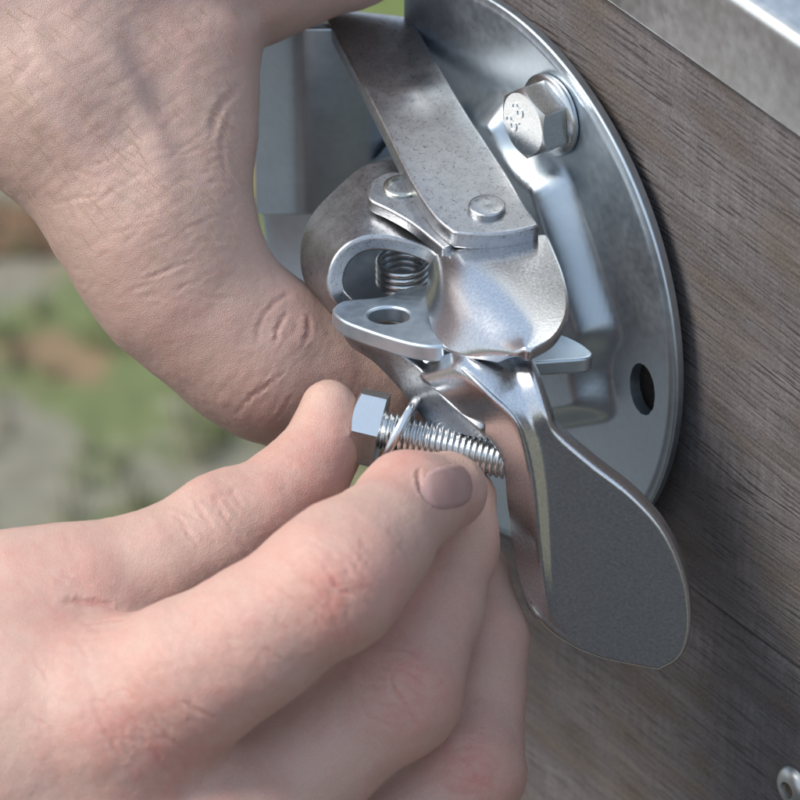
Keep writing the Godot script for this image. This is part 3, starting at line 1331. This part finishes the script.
	for q in [[1.6, -2.4, -5.0], [1.2, -4.2, -10.0], [-2.0, -6.0, -17.0], [-12.0, -8.0, -26.0]]:
		var r := []
		for k in 5: r.append(rows[6][k] + cam_u * q[0] + cam_r * q[1] + cam_b * q[2])
		rows.append(r)
	var hump := at_b(414, 92, strap_b(92.0))
	shell(s, rows, 3.8, 0.7, 6, 5, mn, hump)
	var strap := put("strap", s, M.spangle, L)
	s = Shape.new()
	var rc := at_b(487, 209, strap_b(209.0) + 0.2)
	lathe(s, [[3.5, -0.4], [3.5, 0.75], [3.3, 0.98, 1], [3.0, 1.05, 1], [1.2, 1.1, 1], [0.0, 1.0]], rc, mn, 40)
	put("rivet", s, M.spangle, strap)

	# ---- lever: turning plate, folded neck and paddle in one bent sheet
	s = Shape.new()
	var head := [[545, 235, 452, 242, 434, 256, 428, 272], [561, 275, 472, 268, 444, 283, 427, 304], [565, 308, 499, 299, 466, 315, 438, 340], [553, 333, 522, 327, 493, 342, 464, 354], [530, 348, 524, 346, 511, 353, 497, 362]]
	rows = []
	for q in head:
		var r := []
		for k in 4:
			var b := strap_b(lerpf(q[1], q[3], 0.5)) - 5.5
			if k == 0: b = strap_b(q[1]) - 5.5
			r.append(at_b(q[k * 2], q[k * 2 + 1], b - [0.0, 0.0, 1.5, 7.0][k]))
		rows.append(r)
	shell(s, rows, 2.8, 0.7, 6, 4, cam_b, Vector3.ZERO, 0.42)
	# neck and the folded flange down the paddle's left side
	var lev := [[522, 343, 506, 345, 456, 351, 420, 367], [527, 366, 513, 370, 463, 369, 426, 379], [535, 392, 522, 396, 488, 393, 449, 400], [543, 416, 531, 421, 513, 417, 476, 426], [553, 436, 541, 443, 523, 441, 494, 445], [588, 467, 548, 474, 530, 472, 505, 468], [629, 499, 552, 508, 534, 508, 508, 505], [660, 534, 554, 548, 538, 548, 514, 545], [679, 577, 556, 588, 543, 586, 522, 584], [685, 616, 560, 613, 547, 608, 530, 602], [682, 643, 568, 632, 553, 624, 538, 614], [674, 658, 586, 645, 565, 636, 547, 624], [658, 667, 606, 657, 580, 647, 560, 635]]
	rows = []
	for i in lev.size():
		var q: Array = lev[i]
		var fold := clampf((9.6 - i) / 3.0, 0.0, 1.0)
		var r := []
		for k in 4:
			var px: float = q[k * 2]
			var py: float = q[k * 2 + 1]
			var b: float = lever_b(px, py) - [12.0, 6.0, 2.0, 0.0][mini(i, 3)]
			if k >= 2: b += 1.8 * fold
			if k == 3: b -= 6.5 * fold * clampf((q[4] - px) / 24.0, 0.2, 1.1)
			r.append(at_b(px, py, b))
		rows.append(r)
	shell(s, rows, 4.4, 1.1, 6, 7, cam_b, Vector3.ZERO, 0.2)
	var ridge := []
	for r in rows.slice(1, 6): ridge.append(r[2])
	tube(s, refine(ridge, 6), 0.5, 8)
	put("lever", s, M.bright, L)
	# inner fold of the lever's neck
	s = Shape.new()
	rows = []
	for q in [[[395, 352, 58], [418, 378, 60], [440, 398, 60]], [[440, 352, 60], [455, 380, 64], [470, 412, 64]], [[470, 372, 62], [482, 402, 66], [490, 436, 66]]]:
		var r := []
		for p in q: r.append(at_b(p[0], p[1], p[2] - 14.0))
		rows.append(r)
	shell(s, rows, 2.4, 0.5, 5, 5, cam_b)
	put("neck_plate", s, M.bright, L)

	# ---- curled hook
	s = Shape.new()
	var near := [[448, 262, 43], [430, 246, 41], [402, 237, 41], [372, 234, 41], [349, 241, 41.5], [333, 257, 41.5], [326, 279, 41], [329, 298, 40], [342, 313, 38]]
	var far := [[452, 190, 26], [428, 172, 23], [398, 161, 22], [366, 166, 23], [338, 188, 25], [312, 216, 27], [301, 246, 28], [304, 280, 28], [324, 310, 27]]
	rows = []
	for k in near.size():
		var p := at_b(near[k][0], near[k][1], near[k][2])
		var q := at_b(far[k][0], far[k][1], far[k][2])
		rows.append([p, p.lerp(q, 0.33), p.lerp(q, 0.67), q])
	shell(s, rows, 3.5, 0.8, 6, 4, cam_dir(-0.5, 0.7, 0.5))
	put("hook", s, M.spangle, L)
	# floor of the hook, seen through its opening
	s = Shape.new()
	px_sheet(s, [[345, 262], [400, 240], [450, 250], [450, 300], [400, 312], [345, 300]], [], at_b(395, 280, 18), cam_dir(0.0, 0.8, 0.6), 2.0, 0.4)
	put("hook_floor", s, M.zinc, L)

	# ---- ear with its rivet, under the strap
	s = Shape.new()
	px_sheet(s, [[369, 199], [368, 186], [376, 176], [394, 171], [424, 178], [448, 205], [458, 236], [446, 248], [436, 242], [412, 223], [388, 209]], [], at_b(400, 195, strap_b(195.0) - 6.0), mn, 2.8, 0.6, 4)
	var ear := put("ear", s, M.spangle, L)
	s = Shape.new()
	lathe(s, [[3.6, -0.4], [3.6, 0.3], [3.4, 0.5, 1], [2.6, 0.5], [2.5, -0.2], [0.0, -0.25]], at_b(402, 187, strap_b(187.0) - 5.9), mn, 40)
	put("rivet", s, M.edge, ear)

	# ---- tab with an eye
	s = Shape.new()
	var tn := cam_dir(0.0, 0.88, 0.47)
	px_sheet(s, [[333, 312], [334, 306], [344, 300], [366, 298], [384, 296], [400, 290], [420, 284], [440, 290], [450, 310], [449, 338], [444, 345], [430, 346], [410, 343], [388, 337], [364, 329], [344, 321]], [389, 315, 21, 8.5], at_b(390, 318, 50), tn, 3.4, 0.6, 3)
	put("eye_tab", s, M.zinc, L)
	s = Shape.new()
	px_sheet(s, [[500, 350], [530, 338], [556, 333], [578, 341], [591, 350], [592, 354], [586, 358], [560, 360], [530, 362], [505, 362]], [], at_b(560, 348, 44), tn, 3.2, 0.6, 4)
	put("stop_tab", s, M.zinc, L)

	# ---- lower hook arm
	s = Shape.new()
	rows = []
	for q in [[[345, 338], [352, 348]], [[368, 346], [374, 362]], [[396, 354], [398, 386]], [[418, 370], [416, 408]], [[434, 390], [436, 430]], [[452, 408], [456, 432]], [[478, 430], [484, 438]]]:
		var b: float = 46.0 + 0.12 * (q[0][0] - 345)
		rows.append([at_b(q[0][0], q[0][1], b), at_b((q[0][0] + q[1][0]) / 2.0, (q[0][1] + q[1][1]) / 2.0, b - 1.5), at_b(q[1][0], q[1][1], b - 3.0)])
	shell(s, rows, 2.6, 0.6, 5, 4, cam_b)
	put("lower_arm", s, M.spangle, L)

	# ---- spring in the hook
	s = Shape.new()
	var sc := at_b(404, 284, 26)
	var e1 := cam_r
	var e2 := mn.cross(e1)
	var path := []
	for k in 110:
		var a := TAU * k / 27.0
		path.append(sc + e1 * cos(a) * 4.9 + e2 * sin(a) * 4.9 + mn * (k / 27.0 * 1.5))
	tube(s, path, 0.65, 10)
	put("spring", s, M.bolt, L)

func text_on(parent: Node, txt: String, at: Vector3, ax: Vector3, ay: Vector3, size: float, m: Material) -> void:
	var t := TextMesh.new()
	var f := SystemFont.new()
	f.font_names = PackedStringArray(["Droid Sans"])
	t.font = f
	t.text = txt
	t.font_size = 32
	t.pixel_size = size * 0.001 / 24.0
	t.depth = 0.0004
	var o := MeshInstance3D.new()
	o.name = "lettering"
	o.mesh = t
	o.material_override = m
	o.transform = Transform3D(Basis(ax, ay, ax.cross(ay)), at * 0.001)
	parent.add_child(o, true)

func build_bolts() -> void:
	# bolt that fixes the plate
	var zx := Vector3(0, 0, 1)
	var c := at_z(553, 114, 2.6)
	var w := Shape.new()
	lathe(w, [[4.2, 0.0], [8.0, 0.0], [8.2, 0.3, 1], [8.2, 1.1, 1], [7.9, 1.5, 1], [4.2, 1.5]], c, zx, 56)
	var wo := put("washer", w, M.bolt)
	tag(wo, "flat zinc washer under the tightened bolt on the round plate", "washer")
	var b := thing("hex_bolt", "zinc hexagon bolt marked 8.8 screwed through the round plate", "bolt")
	var s := Shape.new()
	hex_head(s, c + zx * 1.6, zx, Vector3(1, 0, 0), 7.4, 5.6, 0.10)
	put("head", s, M.bolt, b)
	s = Shape.new()
	lathe(s, [[4.0, -26.0], [4.0, 1.6]], c, zx, 32)
	put("shank", s, M.bolt, b)
	var face := c + zx * 7.2
	var tx := Vector3(0.47, 0.88, 0)
	var ty := Vector3(-0.88, 0.47, 0)
	text_on(b, "8.8", face + Vector3(-2.6, 0.3, 0.0), tx, ty, 3.7, M.bolt)
	# loose bolt held by the lower hand
	var h0 := at_b(354, 424, 52)
	var tip := at_b(486, 455, 54)
	var ax := (tip - h0).normalized()
	b = thing("hex_bolt", "loose zinc hexagon bolt with long thread held between thumb and finger", "bolt")
	s = Shape.new()
	var up := cam_dir(0.05, 0.35, 0.94)
	up = (up - ax * up.dot(ax)).normalized()
	hex_head(s, h0 + ax * 5.3, -ax, up, 7.5, 5.4, 0.0)
	put("head", s, M.bolt, b)
	s = Shape.new()
	thread(s, h0 + ax * 5.2, ax, 3.75, 1.1, 24.0)
	put("thread", s, M.bolt, b)
	# washer hanging askew on it
	s = Shape.new()
	var wc := h0 + ax * 8.6
	var wn := cam_dir(0.885, -0.46, 0.07)
	lathe(s, [[4.3, -0.75], [7.6, -0.75], [7.9, -0.5, 1], [7.9, 0.5, 1], [7.6, 0.75, 1], [4.3, 0.75], [4.3, -0.75]], wc, wn, 56)
	wo = put("washer", s, M.bolt)
	tag(wo, "loose thin washer tilted on the thread of the held bolt", "washer")

func build_hands() -> void:
	# ---- upper hand: thumb reaching down behind the hook
	var fl := Flesh.new()
	fl.kp = 10.0
	fl.kk = 7.0
	fl.chain(0, [J(-190, -190, 10, 36), J(-60, -84, 14, 33), J(80, -34, 16, 29), J(210, -84, 12, 26), J(330, -92, 8, 21)])
	fl.chain(0, [J(-60, 0, 22, 28), J(58, 94, 29, 19), J(150, 220, 30, 16.2)])
	fl.chain(0, [J(120, 20, 20, 20), J(172, 74, 23, 15), J(183, 136, 25, 12.2), J(182, 200, 27, 10.6)])
	fl.chain(1, [J(150, 224, 30, 15.6), J(180, 284, 28, 15.0), J(234, 334, 25, 14.0), J(275, 364, 22, 14.0), J(330, 384, 18, 12.9), J(385, 390, 15, 11.5), J(425, 388, 13, 8.4)])
	var creases := [
		[0.45, 0.25, [236, 414], [252, 396], [270, 383], [287, 370]],
		[0.5, 0.16, [272, 424], [284, 408], [292, 394]],
		[0.6, 0.22, [256, 345], [261, 322], [274, 303], [292, 292]],
		[0.5, 0.22, [274, 346], [279, 328], [288, 312]],
		[0.7, 0.28, [302, 348], [309, 330], [306, 312]],
		[0.45, 0.16, [130, 283], [165, 271], [204, 257]],
		[1.0, 0.35, [212, 135], [220, 108], [240, 86]],
		[0.8, 0.20, [226, 180], [222, 140], [232, 108]]]
	var folds := [[285, 330, 310, 350, 9, 2.4, 0.16], [170, 230, 200, 270, 20, 2.2, 0.10], [235, 200, 240, 240, 16, 2.2, 0.14], [110, 130, 150, 190, 34, 2.8, 0.10], [250, 390, 275, 405, 10, 2.4, 0.12]]
	for k in 26:
		var a := Vector2(rng.randf_range(60, 240), rng.randf_range(120, 300))
		var d := Vector2(1, rng.randf_range(-0.8, 0.5)).normalized() * rng.randf_range(14, 34)
		creases.append([0.5, rng.randf_range(0.05, 0.11), [a.x - d.x, a.y - d.y], [a.x, a.y + rng.randf_range(-4, 4)], [a.x + d.x, a.y + d.y]])
	var veins := [[3.4, -1.2, [60, 4], [120, 70], [150, 130], [170, 200]], [2.6, -0.8, [0, 60], [60, 130], [110, 200]], [3.0, -0.9, [190, 10], [240, 30], [290, 14]], [2.2, -0.6, [30, 20], [50, 70], [90, 110]]]
	var tone := [Color(0.51, 0.37, 0.318), Color(0.52, 0.27, 0.235), Color(0.50, 0.38, 0.30)]
	var reds := [[270, 430, 10, 0.45], [330, 380, 10, 0.35], [200, 20, 18, 0.3], [160, 290, 14, 0.15], [290, 310, 8, 0.3]]
	var hand := finish_hand(fl, "hand", creases, tone, reds, veins, folds)
	var hs := Shape.new()
	for k in 300:
		var q := Vector2(rng.randf_range(0, 235), rng.randf_range(0, 250))
		var h := fl.hit(cam_at, ray(q.x, q.y).normalized())
		if h.distance_to(cam_at) > 760.0: continue
		var g := fl.grad(h, fl.all())
		var d := (cam_r * (0.75 + rng.randf_range(-0.35, 0.35)) - cam_u * (0.7 + rng.randf_range(-0.3, 0.3)))
		d = (d - g * d.dot(g)).normalized()
		var l := rng.randf_range(2.0, 5.0)
		tube(hs, [h - g * 0.2, h + g * 0.35 * l * 0.4 + d * l * 0.4, h + g * 0.16 * l + d * l], 0.035, 3)
	var hair := put("hair", hs, M.hair, hand)
	hair.set_meta("kind", "stuff")
	tag(hand, "hand gripping the latch from above, its thumb bent behind the hook", "hand")

	# ---- lower hand: pinching the loose bolt
	fl = Flesh.new()
	fl.kp = 6.0
	fl.kk = 4.0
	fl.chain(0, [J(-230, 850, 62, 36), J(-90, 770, 68, 33), J(20, 740, 76, 27), J(115, 730, 84, 19)])
	fl.chain(0, [J(-60, 830, 66, 32), J(100, 850, 74, 25), J(220, 850, 80, 18)])
	fl.chain(0, [J(-110, 690, 60, 26), J(0, 640, 68, 18), J(50, 612, 71, 13)])
	fl.kc = 0.3
	fl.chain(1, [J(40, 614, 70, 14), J(95, 596, 70, 12.6), J(160, 574, 68, 11.2), J(212, 548, 65, 10.6), J(258, 517, 61, 9.0), J(298, 482, 57, 7.8), J(322, 446, 54, 6.0), J(329, 408, 52, 5.2)])
	fl.chain(1, [J(215, 552, 58, 9.8), J(264, 518, 54, 8.6), J(300, 484, 50, 7.6), J(323, 448, 47, 6.2), J(329, 410, 46, 5.0)])
	fl.chain(2, [J(125, 712, 90, 15.5), J(190, 676, 95, 13.0), J(250, 640, 97, 11.7), J(332, 582, 98, 11.8), J(352, 562, 95, 10.6), J(376, 542, 90, 9.3), J(408, 503, 80, 8.6), J(448, 491, 71, 7.2)])
	fl.chain(3, [J(200, 838, 80, 15), J(310, 762, 76, 10.8), J(396, 692, 77, 11.2), J(414, 652, 72, 9.0), J(434, 608, 66, 8.4), J(452, 545, 58, 7.9), J(460, 500, 53, 6.8)])
	fl.chain(4, [J(330, 910, 70, 14), J(400, 840, 63, 10.2), J(466, 770, 62, 10.2), J(473, 730, 56, 8.4), J(478, 690, 52, 8.0), J(482, 640, 47, 8.0), J(474, 575, 42, 6.8)])
	fl.chain(5, [J(400, 980, 56, 12), J(470, 880, 50, 9), J(480, 800, 42, 7.5)])
	fl.chain(1, [J(200, 508, 66, 3.6), J(212, 526, 70, 3.2)])
	fl.chain(1, [J(216, 498, 64, 3.8), J(230, 516, 68, 3.2)])
	fl.chain(1, [J(234, 490, 62, 3.0), J(244, 504, 65, 2.8)])
	creases = [
		[0.5, 0.18, [194, 500], [202, 512], [216, 534]],
		[0.5, 0.22, [208, 490], [222, 510], [232, 530]],
		[0.5, 0.16, [228, 484], [237, 499], [244, 512]],
		[0.45, 0.16, [176, 512], [190, 534], [204, 556]],
		[0.8, 0.5, [62, 600], [90, 603], [118, 607]],
		[0.6, 0.3, [84, 626], [108, 620], [130, 618]],
		[0.5, 0.32, [92, 703], [112, 742], [134, 772]],
		[0.5, 0.25, [112, 694], [138, 728], [160, 756]],
		[0.5, 0.25, [148, 712], [164, 734], [186, 752]],
		[0.45, 0.20, [178, 698], [196, 710], [216, 718]],
		[0.45, 0.25, [312, 578], [324, 598], [338, 612]],
		[0.45, 0.25, [324, 566], [340, 588], [354, 602]],
		[0.45, 0.30, [388, 672], [397, 694], [410, 710]],
		[0.45, 0.25, [454, 748], [468, 764], [482, 784]],
		[0.5, 0.5, [422, 468], [418, 478], [423, 494], [434, 510]]]
	folds = [[215, 524, 255, 484, 11, 1.9, 0.3], [335, 588, 365, 562, 9, 2.1, 0.42], [372, 532, 395, 505, 9, 2.0, 0.18], [402, 690, 420, 650, 9, 2.1, 0.5], [476, 765, 482, 730, 8, 1.9, 0.42], [150, 738, 200, 708, 14, 2.9, 0.3], [110, 640, 150, 600, 14, 2.6, 0.16], [290, 480, 310, 450, 10, 1.8, 0.10], [240, 650, 280, 625, 18, 2.6, 0.07]]
	for k in 34:
		var a := Vector2(rng.randf_range(20, 330), rng.randf_range(560, 740))
		var d := Vector2(0.7, rng.randf_range(0.4, 1.2)).normalized() * rng.randf_range(10, 26)
		creases.append([0.5, rng.randf_range(0.05, 0.12), [a.x - d.x, a.y - d.y], [a.x + rng.randf_range(-4, 4), a.y], [a.x + d.x, a.y + d.y]])
	tone = [Color(0.58, 0.395, 0.335), Color(0.57, 0.23, 0.195), Color(0.58, 0.455, 0.34)]
	reds = [[150, 750, 18, 0.6], [340, 595, 14, 0.55], [410, 690, 12, 0.6], [480, 770, 12, 0.6], [320, 450, 9, 0.45], [285, 500, 12, 0.4], [60, 590, 16, 0.35], [395, 460, 9, 0.5], [240, 640, 14, 0.25]]
	hand = finish_hand(fl, "hand", creases, tone, reds, [], folds)
	tag(hand, "pale pink hand pinching the loose bolt between thumb and forefinger", "hand")
	nail_on(fl, hand, Vector2(421, 493), Vector2(474, 481), 23)
